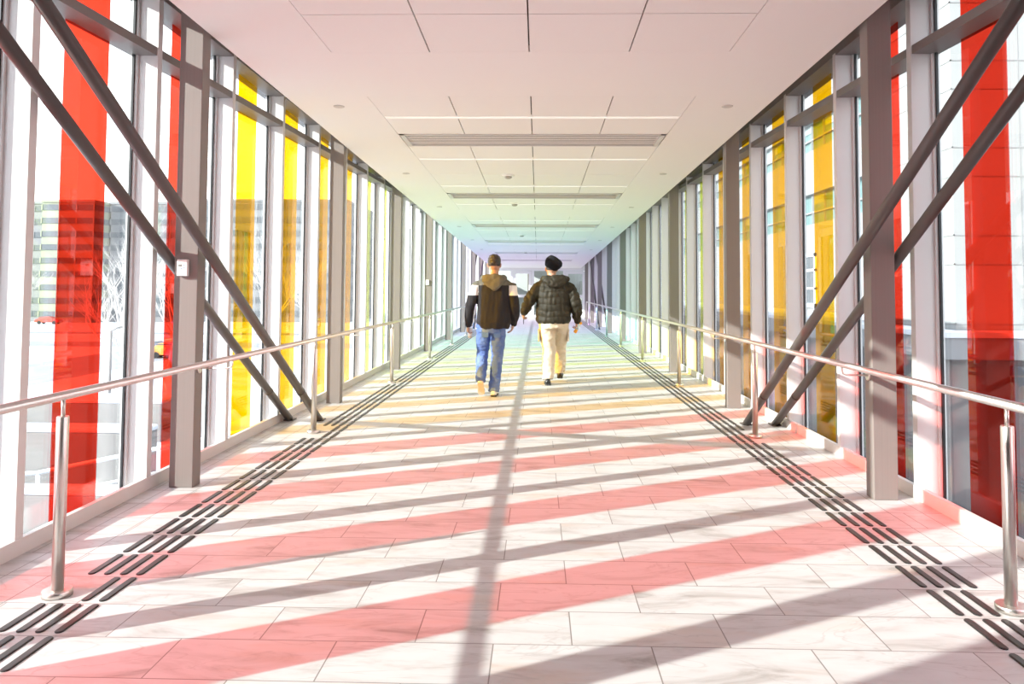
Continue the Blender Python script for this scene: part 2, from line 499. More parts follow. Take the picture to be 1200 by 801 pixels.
# ------------------------------------------------------------------ handrails
def handrail(side):
    s = -1 if side == 'left' else 1
    x = -2.10 if s < 0 else 2.012
    xc = -2.330 if s < 0 else 2.185
    off = .062 if s < 0 else -.03
    y0, y1 = -1.0, 31.6
    zr = .868
    t = empty('handrail', (x, y0, 0), 'brushed steel handrail on posts along the %s windows' % side, 'handrail')
    bm = bmesh.new(); tube(bm, [(0, 0, zr), (0, y1 - y0 - .06, zr), (0, y1 - y0 - .02, zr - .015), (0, y1 - y0, zr - .06), (0, y1 - y0, .01)], .0205, 20)
    obj('rail', bm, M['steel'], t, True)
    for i in range(9):
        y = 3.34 - BAY + BAY * i * .995
        if y > y1 - .3: break
        bm = bmesh.new(); tube(bm, [(0, y - y0, .02), (0, y - y0, .774), (0, y - y0, .778)], [.0255, .0255, .0235], 24)
        po = obj('post', bm, M['steel2'], t, False)
        for p in po.data.polygons: p.use_smooth = len(p.vertices) == 4
        bm = bmesh.new(); tube(bm, [(0, y - y0, .77), (0, y - y0, zr - .015)], .009, 14); obj('post_pin', bm, M['steel2'], po, True)
        bm = bmesh.new(); tube(bm, [(0, y - y0, 0), (0, y - y0, .024), (0, y - y0, .028)], [.062, .062, .058], 32)
        bp = obj('base_plate', bm, M['steel2'], po)
        for p in bp.data.polygons: p.use_smooth = len(p.vertices) == 4
    for i in range(8):
        y = colY[i] + off
        if y > y1: break
        dx = xc - x - s * .001
        yy = y - y0
        bm = bmesh.new()
        tube(bm, [(dx, yy, zr - .07), (s * .03, yy, zr - .07), (s * .008, yy, zr - .062), (0, yy, zr - .04), (0, yy, zr - .012)], .0065, 10)
        br = obj('wall_bracket', bm, M['steel2'], t, True)
        bm = bmesh.new(); tube(bm, [(dx, yy, zr - .07), (dx - s * .006, yy, zr - .07), (dx - s * .010, yy, zr - .07)], [.036, .036, .030], 24)
        obj('rosette', bm, M['steel2'], br)
handrail('left'); handrail('right')

# ------------------------------------------------------------------ tactile guide strips
def bar_bm(bm, x, y, L=.268, w=.034, h=.006):
    n = 6; r = w / 2
    out = [(x + r * math.cos(PI + PI * i / n), y + r + r * math.sin(PI + PI * i / n)) for i in range(n + 1)] + \
          [(x + r * math.cos(PI * i / n), y + L - r + r * math.sin(PI * i / n)) for i in range(n + 1)]
    lo = [bm.verts.new((a, b, 0)) for a, b in out]
    mid = [bm.verts.new((a, b, h * .6)) for a, b in out]
    cy = y + L / 2
    hi = [bm.verts.new((x + (a - x) * .78, cy + (b - cy) * .975, h)) for a, b in out]
    m = len(out)
    for A, Bq in ((lo, mid), (mid, hi)):
        for i in range(m): bm.faces.new((A[i], A[(i + 1) % m], Bq[(i + 1) % m], Bq[i]))
    bm.faces.new(hi); bm.faces.new(lo[::-1])
for side in ('left', 'right'):
    s = -1 if side == 'left' else 1
    xs = [(-1.870 - .0765 * i) if s < 0 else (1.772 + .0755 * i) for i in range(4)]
    xp = -2.10 if s < 0 else 2.012
    posts = [3.34 - BAY + BAY * i * .995 for i in range(9)]
    t = empty('tactile_guide_strip', (xs[0], 1.5, 0), 'four-line strip of black tactile bars on the floor along the %s handrail' % side, 'tactile strip', 'tactile guide strips')
    rest = bmesh.new(); cnt = 0
    for k in range(-5, 112):
        y = 2.962 + .3 * k
        for x in xs:
            if any(abs(x - xp) < .085 and y - .065 < py < y + .268 + .065 for py in posts): continue
            if y > 2.3 and cnt < 100:
                bm = bmesh.new(); bar_bm(bm, x - xs[0], y - 1.5); obj('tactile_bar', bm, M['rubber'], t); cnt += 1
            else: bar_bm(rest, x - xs[0], y - 1.5)
    tag(obj('tactile_bar_rows', rest, M['rubber'], t), kind='stuff')

# ------------------------------------------------------------------ thermostats
def thermostat(x, y, z, label):
    t = empty('thermostat', (x, y, z), label, 'thermostat', 'thermostats on the columns')
    bm = bmesh.new(); box(bm, -.036, .036, -.032, 0, -.056, .056, bev=.004); obj('housing', bm, M['white_plastic'], t)
    bm = bmesh.new(); box(bm, -.024, .000, -.0335, -.030, .008, .024); obj('display', bm, M['lcd'], t)
    for bx, bz in ((.014, .018), (.014, .002), (-.004, -.006)):
        bm = bmesh.new(); box(bm, bx - .005, bx + .005, -.0345, -.031, bz - .004, bz + .004, bev=.001); obj('button', bm, M['button'], t)
thermostat(-2.425, 1.31 + BAY + .062 - .06, 1.485, 'white thermostat with small display on the near left column')
thermostat(-2.425, 1.31 + BAY * 4 + .062 - .06, 1.50, 'small distant white thermostat on a far left column')

# ------------------------------------------------------------------ end wall with glazed doors
bm = bmesh.new()
box(bm, XL - .3, XR + .3, YE, YE + .2, 2.38, 3.9)
box(bm, XL - .3, -2.45, YE, YE + .2, 0, 2.38); box(bm, 2.40, XR + .3, YE, YE + .2, 0, 2.38)
tag(obj('wall_far', bm, M['wallpaint']), kind='structure')
def leaf(name, x0, x1, door):
    r = empty(name, ((x0 + x1) / 2, YE + .08, 0), kind='structure')
    xm = (x0 + x1) / 2
    x0 -= xm; x1 -= xm
    bm = bmesh.new()
    st = .13 if door else .06
    tp = 2.38
    box(bm, x0, x0 + .06, -.06, .06, 0, tp); box(bm, x1 - .06, x1, -.06, .06, 0, tp); box(bm, x0 + .06, x1 - .06, -.06, .06, tp - .07, tp)
    obj('door_frame' if door else 'window_frame', bm, M['door_frame'], r)
    i0, i1 = x0 + .07, x1 - .07
    bm = bmesh.new()
    if door:
        box(bm, i0, i0 + st, -.03, .03, .01, tp - .08); box(bm, i1 - st, i1, -.03, .03, .01, tp - .08)
        for z0, z1 in ((.01, .26), (.98, 1.12), (tp - .22, tp - .08)): box(bm, i0 + st, i1 - st, -.03, .03, z0, z1)
        lf = obj('door_leaf', bm, M['door_frame'], r)
        bm = bmesh.new(); box(bm, i0 + st, i1 - st, -.006, .006, .26, tp - .2); obj('door_glass', bm, M['glass'], r)
        bm = bmesh.new(); tube(bm, [(i0 + .05, -.04, 1.0), (i0 + .05, -.08, 1.0), (i0 + .05, -.08, 1.25), (i0 + .05, -.04, 1.25)], .012, 10)
        obj('door_handle', bm, M['steel'], r, True)
    else:
        box(bm, x0 + .06, x1 - .06, -.03, .03, 1.02, 1.09); box(bm, x0 + .06, x1 - .06, -.03, .03, 0, .12)
        obj('rail_bar', bm, M['door_frame'], r)
        bm = bmesh.new(); box(bm, x0 + .06, x1 - .06, -.006, .006, .1, tp - .07); obj('window_glass', bm, M['glass'], r)
leaf('window_61', -2.45, -1.32, False)
leaf('door_1', -1.32, -.27, True)
leaf('window_62', -.27, 1.30, False)
leaf('door_2', 1.30, 2.40, True)
# lobby beyond the doors
bm = bmesh.new()
box(bm, XL - .3, XR + .3, YE + 8.7, YE + 9, 0, 3.4); box(bm, XR + .1, XR + .3, YE + .2, YE + 8.7, 0, 1.9); box(bm, XR + .1, XR + .3, YE + 3.6, YE + 4.2, 0, 3.4)
box(bm, XL - .3, XL - .1, YE + .2, YE + 8.7, 0, 2.2); box(bm, XL - .3, XL - .1, YE + 4, YE + 4.4, 0, 3.4)
tag(obj('wall_lobby', bm, M['lobby']), kind='structure')
bm = bmesh.new()
box(bm, -.6, -.25, YE + 5, YE + 5.35, 0, 3.3); 
tag(obj('lobby_column', bm, M['column']), 'grey square column in the lobby behind the glazed doors', 'column', None, 'thing')

# ------------------------------------------------------------------ people
def wrinkle(o, amp, sc, amp2=0, sc2=1, stretch=(1, 1, 1)):
    me = o.data
    ns = [v.normal.copy() for v in me.vertices]
    for v, n in zip(me.vertices, ns):
        q = Vector((v.co.x * stretch[0], v.co.y * stretch[1], v.co.z * stretch[2]))
        d = noise.noise(q * sc) * amp
        if amp2: d += noise.noise(q * sc2 + Vector((3, 7, 1))) * amp2
        v.co += n * d
    me.update()

def fused(name, bm, mats, parent, voxel, smooth_it=6, dec=None):
    o = obj(name, bm, mats, parent, True)
    mods = [('REMESH', dict(mode='VOXEL', voxel_size=voxel)), ('SMOOTH', dict(factor=.5, iterations=smooth_it))]
    if dec: mods.append(('DECIMATE', dict(ratio=dec)))
    return evaluated(o, mods)

def hand(bm, w, d, nrm, thumb, curl, size=1.0):
    """palm and five fingers; w wrist point, d hand direction, nrm palm normal (curl side), thumb side vector"""
    w = Vector(w); d = Vector(d).normalized(); n = Vector(nrm); n = (n - d * n.dot(d)).normalized()
    t = d.cross(n).normalized()
    if t.dot(Vector(thumb)) < 0: t = -t
    S = size
    for k in range(5):
        u = (k - 2) / 2 * .030 * S
        tube(bm, [w + t * u * .6, w + d * .05 * S + t * u * .95, w + d * .088 * S + t * u * 1.1], [.0135 * S, .0145 * S, .0125 * S], 10, True, 0, True)
    spec = [(.034, .074, .0), (.0115, .083, .006), (-.0115, .077, .003), (-.033, .060, -.004)]
    for i, (u, L, e) in enumerate(spec):
        p = w + d * (.086 + e) * S + t * u * S
        dir_ = (d + t * u * 2.2).normalized(); pts = [p]; a = 0
        for seg_, cu in ((.46, .9), (.30, 1.1), (.24, .8)):
            a += curl[i] * cu
            step = dir_ * math.cos(a) + n * math.sin(a)
            p = p + step * L * seg_ * S; pts.append(p)
        tube(bm, pts, [.0088 * S, .0084 * S, .0078 * S, .0066 * S], 10, True, 0, True)
    p = w + d * .026 * S + t * .030 * S
    a = curl[4]
    d1 = (d * .62 + t * .70 + n * .25).normalized(); d2 = (d * .88 + t * .25 + n * (.25 + .5 * a)).normalized(); d3 = (d * .9 + n * (.3 + .7 * a) - t * .1).normalized()
    pts = [w + d * .012 * S + t * .016 * S, p, p + d1 * .034 * S, p + d1 * .034 * S + d2 * .030 * S, p + d1 * .034 * S + d2 * .030 * S + d3 * .022 * S]
    tube(bm, pts, [.013 * S, .0135 * S, .0105 * S, .0092 * S, .0075 * S], 10, True, 0, True)

def head_shape(bm, c, yaw, tilt, S=1.0):
    """skull, jaw, nose, lips, brow, ears; faces +y before the turn"""
    n0 = len(bm.verts)
    Z = [(-.118, .018, .030, .034), (-.105, .022, .044, .052), (-.080, .016, .056, .072), (-.045, .008, .066, .086), (-.010, .0, .071, .093),
         (.025, -.004, .075, .098), (.060, -.006, .074, .096), (.088, -.008, .064, .084), (.106, -.008, .045, .060), (.116, -.008, .020, .028)]
    stack(bm, [(0, y, z, rx, ry) for z, y, rx, ry in Z], 28)
    tube(bm, [(0, .088, .022), (0, .101, .000), (0, .112, -.020), (0, .098, -.030)], [.009, .013, .018, .014], 10, True, 0, True)      # nose
    for sx in (-1, 1): ellipsoid(bm, (sx * .013, .096, -.024), (.009, .010, .008), 0, 10)
    for sx in (-1, 1):
        tube(bm, [(sx * .012, .094, .036), (sx * .034, .086, .038), (sx * .052, .066, .030)], [.007, .008, .006], 8, True, 0, True)     # brow
        ellipsoid(bm, (sx * .040, .062, -.018), (.022, .018, .020), 0, 10)                                                                # cheek
        ellipsoid(bm, (sx * .076, -.006, -.004), (.009, .020, .034), 0, 12)                                                               # ear
        tube(bm, [(sx * .082, -.018, .018), (sx * .087, -.024, .0), (sx * .082, -.016, -.026)], .006, 8, True, 0, True)
    tube(bm, [(-.024, .082, -.058), (0, .092, -.055), (.024, .082, -.058)], [.005, .008, .005], 8, True, 0, True)
    tube(bm, [(-.020, .080, -.068), (0, .089, -.068), (.020, .080, -.068)], [.005, .008, .005], 8, True, 0, True)
    ellipsoid(bm, (0, .070, -.098), (.022, .020, .016), 0, 10)
    bm.verts.ensure_lookup_table()
    m = Matrix.Translation(Vector(c)) @ Matrix.Rotation(yaw, 4, 'Z') @ Matrix.Rotation(tilt, 4, 'X') @ Matrix.Scale(S, 4)
    bmesh.ops.transform(bm, matrix=m, verts=bm.verts[n0:])
    return m

def eyes(root, m):
    for sx in (-1, 1):
        bm = bmesh.new(); ellipsoid(bm, (sx * .032, .0775, .016), (.0135, .012, .0085), 0, 14); ellipsoid(bm, (sx * .032, .0845, .016), (.0058, .0058, .0058), 1, 10)
        for v in bm.verts: v.co = m @ v.co
        obj('eye', bm, [M['eye_white'], M['eye']], root, True)
        bm = bmesh.new(); tube(bm, [(sx * .014, .099, .038), (sx * .034, .092, .043), (sx * .052, .074, .036)], [.004, .005, .003], 8, True, 0, True)
        for v in bm.verts: v.co = m @ v.co
        obj('eyebrow', bm, [M['hair']], root, True)

def leg_pts(hip, knee, ankle): return [Vector(hip), Vector(hip).lerp(Vector(knee), .5), Vector(knee), Vector(knee).lerp(Vector(ankle), .35), Vector(knee).lerp(Vector(ankle), .7), Vector(ankle)]

def shoe(name, root, heel, toe, up, mats, sole_t=.022, w=.046, hgt=.075, high=False):
    """heel and toe are the ends of the sole's underside; up is the direction of the ankle"""
    heel = Vector(heel); toe = Vector(toe); d = (toe - heel); L = d.length; d.normalize()
    up = Vector(up); up = (up - d * up.dot(d)).normalized(); sd = d.cross(up)
    def P(a, b, c): return heel + d * (a * L) + sd * b + up * c
    outline = [(0, .55), (.03, .78), (.12, .86), (.35, .76), (.55, .88), (.72, 1.0), (.86, .92), (.95, .66), (1, .30)]
    bm = bmesh.new(); rings = []
    for z, sc in ((0, .97), (sole_t, 1.0)):
        r = [P(a, w * b * sc, z) for a, b in outline] + [P(a, -w * b * sc, z) for a, b in outline[::-1]]
        rings.append([bm.verts.new(q) for q in r])
    n = len(rings[0])
    for i in range(n): bm.faces.new((rings[0][i], rings[0][(i + 1) % n], rings[1][(i + 1) % n], rings[1][i]))
    bm.faces.new(rings[0][::-1]); bm.faces.new(rings[1])
    so = obj('sole', bm, mats[1], None, False)
    bm = bmesh.new()
    tops = [(0.0, .060), (.03, hgt), (.12, hgt + .012), (.30, hgt + .006), (.48, hgt * .82), (.66, hgt * .60), (.84, hgt * .50), (.95, hgt * .40), (1, .026)]
    rr = []
    for (a, b), (_, tz) in zip(outline, tops):
        ring = []
        for k in range(12):
            an = PI * k / 11
            ring.append(bm.verts.new(P(.015 + a * .97, w * .93 * b * math.cos(an) * (1 - .35 * math.sin(an) ** 2), sole_t + (tz - sole_t) * math.sin(an) ** .7)))
        rr.append(ring)
    for A, B_ in zip(rr, rr[1:]):
        for k in range(11): bm.faces.new((A[k], A[k + 1], B_[k + 1], B_[k]))
        bm.faces.new((A[0], B_[0], B_[-1], A[-1]))
    bm.faces.new(rr[0]); bm.faces.new(rr[-1][::-1])
    up_ = obj(name, bm, mats[0], root, True)
    so.parent = up_
    return up_

M['skin'] = noisy('skin', (.52, .30, .21), (.44, .245, .17), 14, .5, 0, .05)
M['eye_white'] = mat('eye white', (.72, .70, .68), .2)
M['eye'] = mat('eye', (.08, .05, .04), .15)
M['hair'] = noisy('black hair', (.012, .010, .010), (.045, .036, .032), 60, .45, 0, .6, (1, 1, .5))
M['black_fleece'] = noisy('black sweatshirt fleece', (.020, .019, .022), (.034, .031, .034), 90, .9, 0, .3, spec=.2)
M['grey_fleece'] = noisy('olive grey sweatshirt fleece', (.115, .108, .085), (.15, .14, .112), 90, .9, 0, .3, spec=.2)
M['white_fleece'] = noisy('white sweatshirt fleece', (.78, .77, .76), (.70, .69, .68), 90, .9, 0, .2, spec=.2)
M['puffer'] = noisy('black quilted nylon', (.020, .017, .011), (.036, .031, .020), 30, .62, 0, .3, spec=.25)
M['khaki'] = noisy('khaki cotton', (.66, .59, .47), (.58, .51, .40), 50, .85, 0, .2, spec=.2)
M['wool'] = noisy('black wool felt', (.010, .010, .014), (.022, .022, .028), 120, .95, 0, .4, spec=.15)
M['shoe_white'] = mat('white shoe leather', (.82, .80, .77), .5)
M['sole_tan'] = noisy('tan rubber sole', (.78, .66, .50), (.66, .50, .34), 60, .7, 0, .4)
M['shoe_black'] = mat('black shoe leather', (.018, .018, .018), .35)
M['sole_black'] = mat('black rubber sole', (.03, .03, .03), .6)
M['orange'] = mat('orange bottle cap', (.95, .42, .04), .35)
M['clear_plastic'] = mat('clear plastic bottle', (.85, .87, .88), .12)
M['clear_plastic'].node_tree.nodes['Principled BSDF'].inputs['Transmission Weight'].default_value = .75
M['paper_cup'] = mat('white paper cup', (.86, .84, .80), .6)
M['phone'] = mat('black phone glass', (.012, .013, .016), .12)
def denim():
    m = mat('faded blue denim', (.10, .2, .5), .85, 0, .2); t = NT(m)
    tc = t.n('ShaderNodeTexCoord')
    nz = t.n('ShaderNodeTexNoise'); nz.inputs['Scale'].default_value = 5.5; nz.inputs['Detail'].default_value = 3
    mp = t.n('ShaderNodeMapping'); mp.inputs['Scale'].default_value = (1, 1, .45); t.l(tc.outputs['Object'], mp.inputs[0]); t.l(mp.outputs[0], nz.inputs['Vector'])
    r = t.n('ShaderNodeMapRange'); r.inputs[1].default_value = .48; r.inputs[2].default_value = .72
    t.l(nz.outputs['Fac'], r.inputs[0])
    fine = t.n('ShaderNodeTexNoise'); fine.inputs['Scale'].default_value = 160; t.l(tc.outputs['Object'], fine.inputs['Vector'])
    c = t.mix(r.outputs[0], (.040, .10, .34), (.17, .25, .42))
    c = t.mix(t.math('MULTIPLY', fine.outputs['Fac'], .25), c, (.5, .55, .65))
    t.l(c, t.b.inputs['Base Color'])
    return m
M['denim'] = denim()
M['denim_dark'] = noisy('denim pocket', (.07, .15, .40), (.12, .2, .42), 60, .85, 0, .2, spec=.2)

def paint(o, fn):
    for p in o.data.polygons: p.material_index = fn(p.center)

# ---------- walker in the colour-block hoodie and jeans
def walker_hoodie():
    R = empty('person', (-.567, 9.70, 0), 'person in a black hoodie with grey yoke, white sleeve bands and blue jeans, walking away', 'person')
    hipL, kneeL, ankL = (-.125, .0, .92), (-.150, .13, .545), (-.152, -.135, .235)
    hipR, kneeR, ankR = (.060, .0, .92), (.048, .035, .50), (.012, -.045, .085)
    shL, elL, wrL = (-.198, .0, 1.392), (-.305, -.03, 1.155), (-.335, .055, .895)
    shR, elR, wrR = (.195, .0, 1.392), (.275, -.035, 1.140), (.258, .075, .915)
    # body: one continuous surface
    bm = bmesh.new()
    stack(bm, [(-.03, 0, .80, .12, .085), (-.03, 0, .90, .155, .105), (-.02, 0, 1.02, .145, .095), (0, 0, 1.18, .155, .10), (0, .0, 1.33, .175, .105), (0, -.01, 1.44, .165, .085), (0, -.01, 1.50, .075, .06)], 24)
    tube(bm, [(0, -.01, 1.46), (0, .005, 1.53), (0, .02, 1.60)], [.066, .058, .057], 16, True, 0, True)
    hm = head_shape(bm, (0, .032, 1.668), 0, -.06, 1.03)
    for a, b, c in ((shL, elL, wrL), (shR, elR, wrR)):
        a, b, c = Vector(a), Vector(b), Vector(c)
        tube(bm, [a, a.lerp(b, .5), b, b.lerp(c, .4), c], [.055, .046, .040, .038, .027], 14, True, 0, True)
    for a, b, c in ((hipL, kneeL, ankL), (hipR, kneeR, ankR)):
        tube(bm, leg_pts(a, b, c), [.085, .075, .056, .056, .042, .036], 14, True, 0, True)
    tube(bm, [ankL, (-.150, -.10, .15), (-.149, -.04, .08)], [.036, .036, .030], 10, True, 0, True)
    tube(bm, [ankR, (.014, .03, .06), (.02, .10, .045)], [.036, .036, .030], 10, True, 0, True)
    hand(bm, wrL, (-.02, .10, -.30), (.75, .25, 0), (0, 1, 0), (.75, .75, .75, .8, .6))
    hand(bm, wrR, (-.10, .12, -.30), (-1, .2, 0), (0, 1, 0), (.30, .34, .38, .42, .25))
    fused('body', bm, [M['skin']], R, .0050, 3, .45)
    eyes(R, hm)
    # hair: short, black, faded at the nape
    bm = bmesh.new()
    n0 = 0
    stack(bm, [(0, -.028, -.018, .0715, .078), (0, -.020, .010, .0775, .090), (0, -.010, .045, .081, .103), (0, -.008, .080, .077, .100), (0, -.008, .105, .064, .084), (0, -.008, .124, .044, .060), (0, -.008, .132, .020, .028)], 28)
    for v in bm.verts: v.co = hm @ v.co
    h = fused('hair', bm, [M['hair']], R, .006, 2)
    wrinkle(h, .008, 40, .004, 90)
    # hoodie
    bm = bmesh.new()
    stack(bm, [(-.005, 0, .855, .195, .125), (-.005, 0, .875, .205, .135), (-.005, 0, .905, .212, .142), (-.005, 0, .935, .224, .152), (-.002, 0, 1.05, .215, .15), (0, 0, 1.2, .215, .15), (0, 0, 1.33, .222, .148), (0, -.005, 1.41, .212, .125), (0, -.01, 1.465, .150, .095), (0, -.01, 1.52, .085, .075)], 32)
    for a, b, c in ((shL, elL, wrL), (shR, elR, wrR)):
        a, b, c = Vector(a), Vector(b), Vector(c)
        a2 = a + Vector((-.02 if a.x < 0 else .02, 0, -.01))
        tube(bm, [a * .7 + Vector((0, 0, .445)), a2, a2.lerp(b, .5), b, b.lerp(c, .45), b.lerp(c, .80), b.lerp(c, .90), b.lerp(c, .99)], [.070, .074, .074, .068, .063, .056, .045, .041], 18, True, 0, True)
    o = fused('hoodie', bm, [M['black_fleece'], M['grey_fleece'], M['white_fleece']], R, .008, 5)
    wrinkle(o, .016, 7, .006, 18, (1.5, 1.5, .45))
    def kind(c):
        ax = abs(c.x)
        if c.z > 1.405: return 1
        if ax > .195 and 1.275 < c.z: return 2
        return 0
    paint(o, kind)
    # hood lying on the back
    bm = bmesh.new()
    tube(bm, [(-.115, .035, 1.475), (-.135, -.045, 1.495), (-.095, -.105, 1.50), (0, -.128, 1.505), (.095, -.105, 1.50), (.135, -.045, 1.495), (.115, .035, 1.475)], [.030, .040, .044, .046, .044, .040, .030], 14, True, 0, True)
    stack(bm, [(.02, -.135, 1.335, .018, .016), (.012, -.138, 1.36, .052, .030), (.005, -.135, 1.40, .098, .042), (0, -.125, 1.45, .142, .052), (0, -.11, 1.495, .138, .055), (0, -.10, 1.52, .10, .045)], 24)
    o = fused('hood', bm, [M['grey_fleece']], R, .007, 4)
    wrinkle(o, .012, 16)
    # jeans
    bm = bmesh.new()
    stack(bm, [(-.03, 0, .80, .168, .118), (-.03, 0, .86, .176, .128), (-.028, 0, .93, .172, .122), (-.02, 0, 1.0, .165, .115)], 28)
    for a, b, c, fl in ((hipL, kneeL, ankL, .062), (hipR, kneeR, ankR, .070)):
        P = leg_pts(a, b, c)
        dirn = (Vector(c) - Vector(b)).normalized()
        P[-1] = Vector(c) + dirn * (.03 if c is ankR else .035)
        tube(bm, P, [.098, .095, .076, .074, .072, fl], 20, True, 0, False)
    o = fused('jeans', bm, [M['denim']], R, .007, 4)
    wrinkle(o, .010, 9, .006, 26, (1, 1, 1.6))
    for sx in (-.105, .05):
        bm = bmesh.new(); n0 = 0
        hexa(bm, [(sx - .040, -.004, -.07), (sx + .040, -.004, -.07), (sx + .040, .004, -.07), (sx - .040, .004, -.07), (sx - .048, -.004, .03), (sx + .048, -.004, .03), (sx + .048, .004, .03), (sx - .048, .004, .03)])
        bm.verts.ensure_lookup_table()
        for v in bm.verts[n0:]:
            v.co.z += .815; v.co.y += -.112 + (v.co.x + .03) ** 2 * 1.6
        obj('back_pocket', bm, [M['denim_dark']], o)
    # shoes
    shoe('shoe', R, (-.152, -.190, .185), (-.146, -.060, .012), (0, .6, .6), (M['shoe_white'], M['sole_tan']))
    shoe('shoe', R, (.008, -.125, .0), (.020, .155, .0), (0, 0, 1), (M['shoe_white'], M['sole_black']))
    return R
walker_hoodie()
# cup in the left hand
t = empty('paper_cup', (-.567 - .315, 9.70 + .105, .740), 'white paper cup with tan base held by the person in the hoodie', 'cup')
bm = bmesh.new(); tube(bm, [(0, 0, 0), (0, 0, .005), (0, 0, .10), (0, 0, .102)], [.024, .0255, .031, .028], 24); obj('cup_body', bm, M['paper_cup'], t, True)
bm = bmesh.new(); tube(bm, [(0, 0, -.014), (0, 0, .010)], [.024, .0262], 24); obj('cup_base', bm, M['sole_tan'], t, True)
bm = bmesh.new(); tube(bm, [(0, 0, .098), (0, 0, .104), (0, 0, .110)], [.0335, .0335, .029], 24); obj('cup_lid', bm, M['white_plastic'], t, True)
t.rotation_euler = (.12, .12, 0)

# ---------- walker in the puffer jacket
def walker_puffer():
    R = empty('person', (.222, 10.90, 0), 'person in a black quilted puffer jacket, black beret and khaki cargo pants, walking away', 'person')
    hipL, kneeL, ankL = (-.105, .0, .92), (-.062, .03, .50), (-.075, -.045, .085)
    hipR, kneeR, ankR = (.110, .02, .92), (.098, .27, .525), (.105, .36, .145)
    shL, elL, wrL = (-.210, .0, 1.382), (-.350, -.075, 1.195), (-.428, .045, 1.015)
    shR, elR, wrR = (.220, .0, 1.375), (.325, -.05, 1.150), (.345, .055, .905)
    bm = bmesh.new()
    stack(bm, [(0, 0, .80, .14, .10), (0, 0, .90, .175, .13), (0, 0, 1.02, .175, .125), (0, 0, 1.18, .18, .13), (0, .0, 1.33, .19, .12), (0, -.01, 1.44, .175, .09), (0, -.01, 1.50, .08, .065)], 24)
    tube(bm, [(-.01, -.01, 1.46), (-.02, .005, 1.53), (-.03, .02, 1.59)], [.07, .062, .06], 16, True, 0, True)
    hm = head_shape(bm, (-.030, .035, 1.652), 0, -.04, 1.05)
    for a, b, c in ((shL, elL, wrL), (shR, elR, wrR)):
        a, b, c = Vector(a), Vector(b), Vector(c)
        tube(bm, [a, a.lerp(b, .5), b, b.lerp(c, .4), c], [.058, .050, .043, .040, .028], 14, True, 0, True)
    for a, b, c in ((hipL, kneeL, ankL), (hipR, kneeR, ankR)):
        tube(bm, leg_pts(a, b, c), [.088, .080, .060, .060, .044, .038], 14, True, 0, True)
    tube(bm, [ankL, (-.075, .03, .06), (-.078, .10, .045)], [.036, .036, .030], 10, True, 0, True)
    tube(bm, [ankR, (.107, .43, .12), (.110, .50, .115)], [.036, .036, .030], 10, True, 0, True)
    hand(bm, wrL, (-.06, .30, -.26), (.9, .1, .3), (0, .6, .8), (.7, .7, .75, .8, .5))
    hand(bm, wrR, (-.02, .10, -.30), (-.85, .3, 0), (0, 1, 0), (.8, .8, .85, .85, .6))
    fused('body', bm, [M['skin']], R, .0050, 3, .45)
    eyes(R, hm)
    # hair showing under the beret
    bm = bmesh.new()
    stack(bm, [(0, -.024, -.020, .068, .082), (0, -.016, .010, .0775, .094), (0, -.010, .045, .080, .100), (0, -.008, .07, .074, .095)], 28)
    for v in bm.verts: v.co = hm @ v.co
    h = fused('hair', bm, [M['hair']], R, .006, 2); wrinkle(h, .004, 50)
    # beret, pulled down to the right
    bm = bmesh.new()
    stack(bm, [(0, 0, -.045, .082, .100), (0, 0, -.020, .094, .112), (.004, 0, .010, .110, .125), (.010, 0, .045, .118, .130), (.010, 0, .078, .102, .115), (0, 0, .100, .070, .085), (-.01, 0, .110, .030, .04)], 30)
    mm = Matrix.Translation((-.022, .012, 1.712)) @ Matrix.Rotation(.46, 4, 'Y') @ Matrix.Rotation(.20, 4, 'X') @ Matrix.Scale(1.13, 4)
    for v in bm.verts: v.co = mm @ v.co
    o = fused('beret', bm, [M['wool']], R, .007, 4); wrinkle(o, .010, 12)
    # jacket
    bm = bmesh.new()
    stack(bm, [(0, 0, .870, .225, .165), (0, 0, .885, .240, .178), (0, 0, .92, .248, .186), (0, 0, 1.05, .250, .190), (0, 0, 1.2, .248, .188), (0, 0, 1.33, .245, .175), (0, -.005, 1.40, .236, .150), (0, -.01, 1.465, .165, .11), (-.005, -.01, 1.52, .10, .085)], 36)
    for a, b, c in ((shL, elL, wrL), (shR, elR, wrR)):
        a, b, c = Vector(a), Vector(b), Vector(c)
        a2 = a + Vector((-.015 if a.x < 0 else .015, 0, -.015))
        tube(bm, [a * .7 + Vector((0, 0, .445)), a2, a2.lerp(b, .5), b, b.lerp(c, .45), b.lerp(c, .82), b.lerp(c, .97)], [.085, .092, .092, .084, .076, .066, .050], 20, True, 0, True)
    o = fused('puffer_jacket', bm, [M['puffer']], R, .008, 5)
    me = o.data
    ns = [v.normal.copy() for v in me.vertices]
    for v, n in zip(me.vertices, ns):
        c = v.co
        if abs(c.x) < .255 or c.z > 1.36:
            ph = (c.z + .025 * noise.noise(c * 6)) / .088
        else:
            ph = (math.hypot(abs(c.x) - .2, c.z - 1.42) + .02 * noise.noise(c * 6)) / .084
        d = (abs(math.sin(PI * ph)) ** .55 - .6) * .011
        d += noise.noise(Vector((c.x * 26, c.y * 26, c.z * 9))) * .010 + noise.noise(c * 10) * .006
        v.co += n * d
    me.update()
    # hood resting on the shoulders
    bm = bmesh.new()
    tube(bm, [(-.105, .055, 1.475), (-.150, -.03, 1.500), (-.11, -.11, 1.510), (0, -.145, 1.510), (.125, -.11, 1.515), (.175, -.03, 1.510), (.125, .055, 1.480)], [.035, .046, .050, .052, .056, .052, .038], 14, True, 0, True)
    stack(bm, [(.02, -.15, 1.375, .050, .030), (.015, -.155, 1.41, .110, .050), (.012, -.145, 1.46, .165, .065), (.012, -.125, 1.515, .165, .070), (.01, -.11, 1.545, .12, .055)], 24)
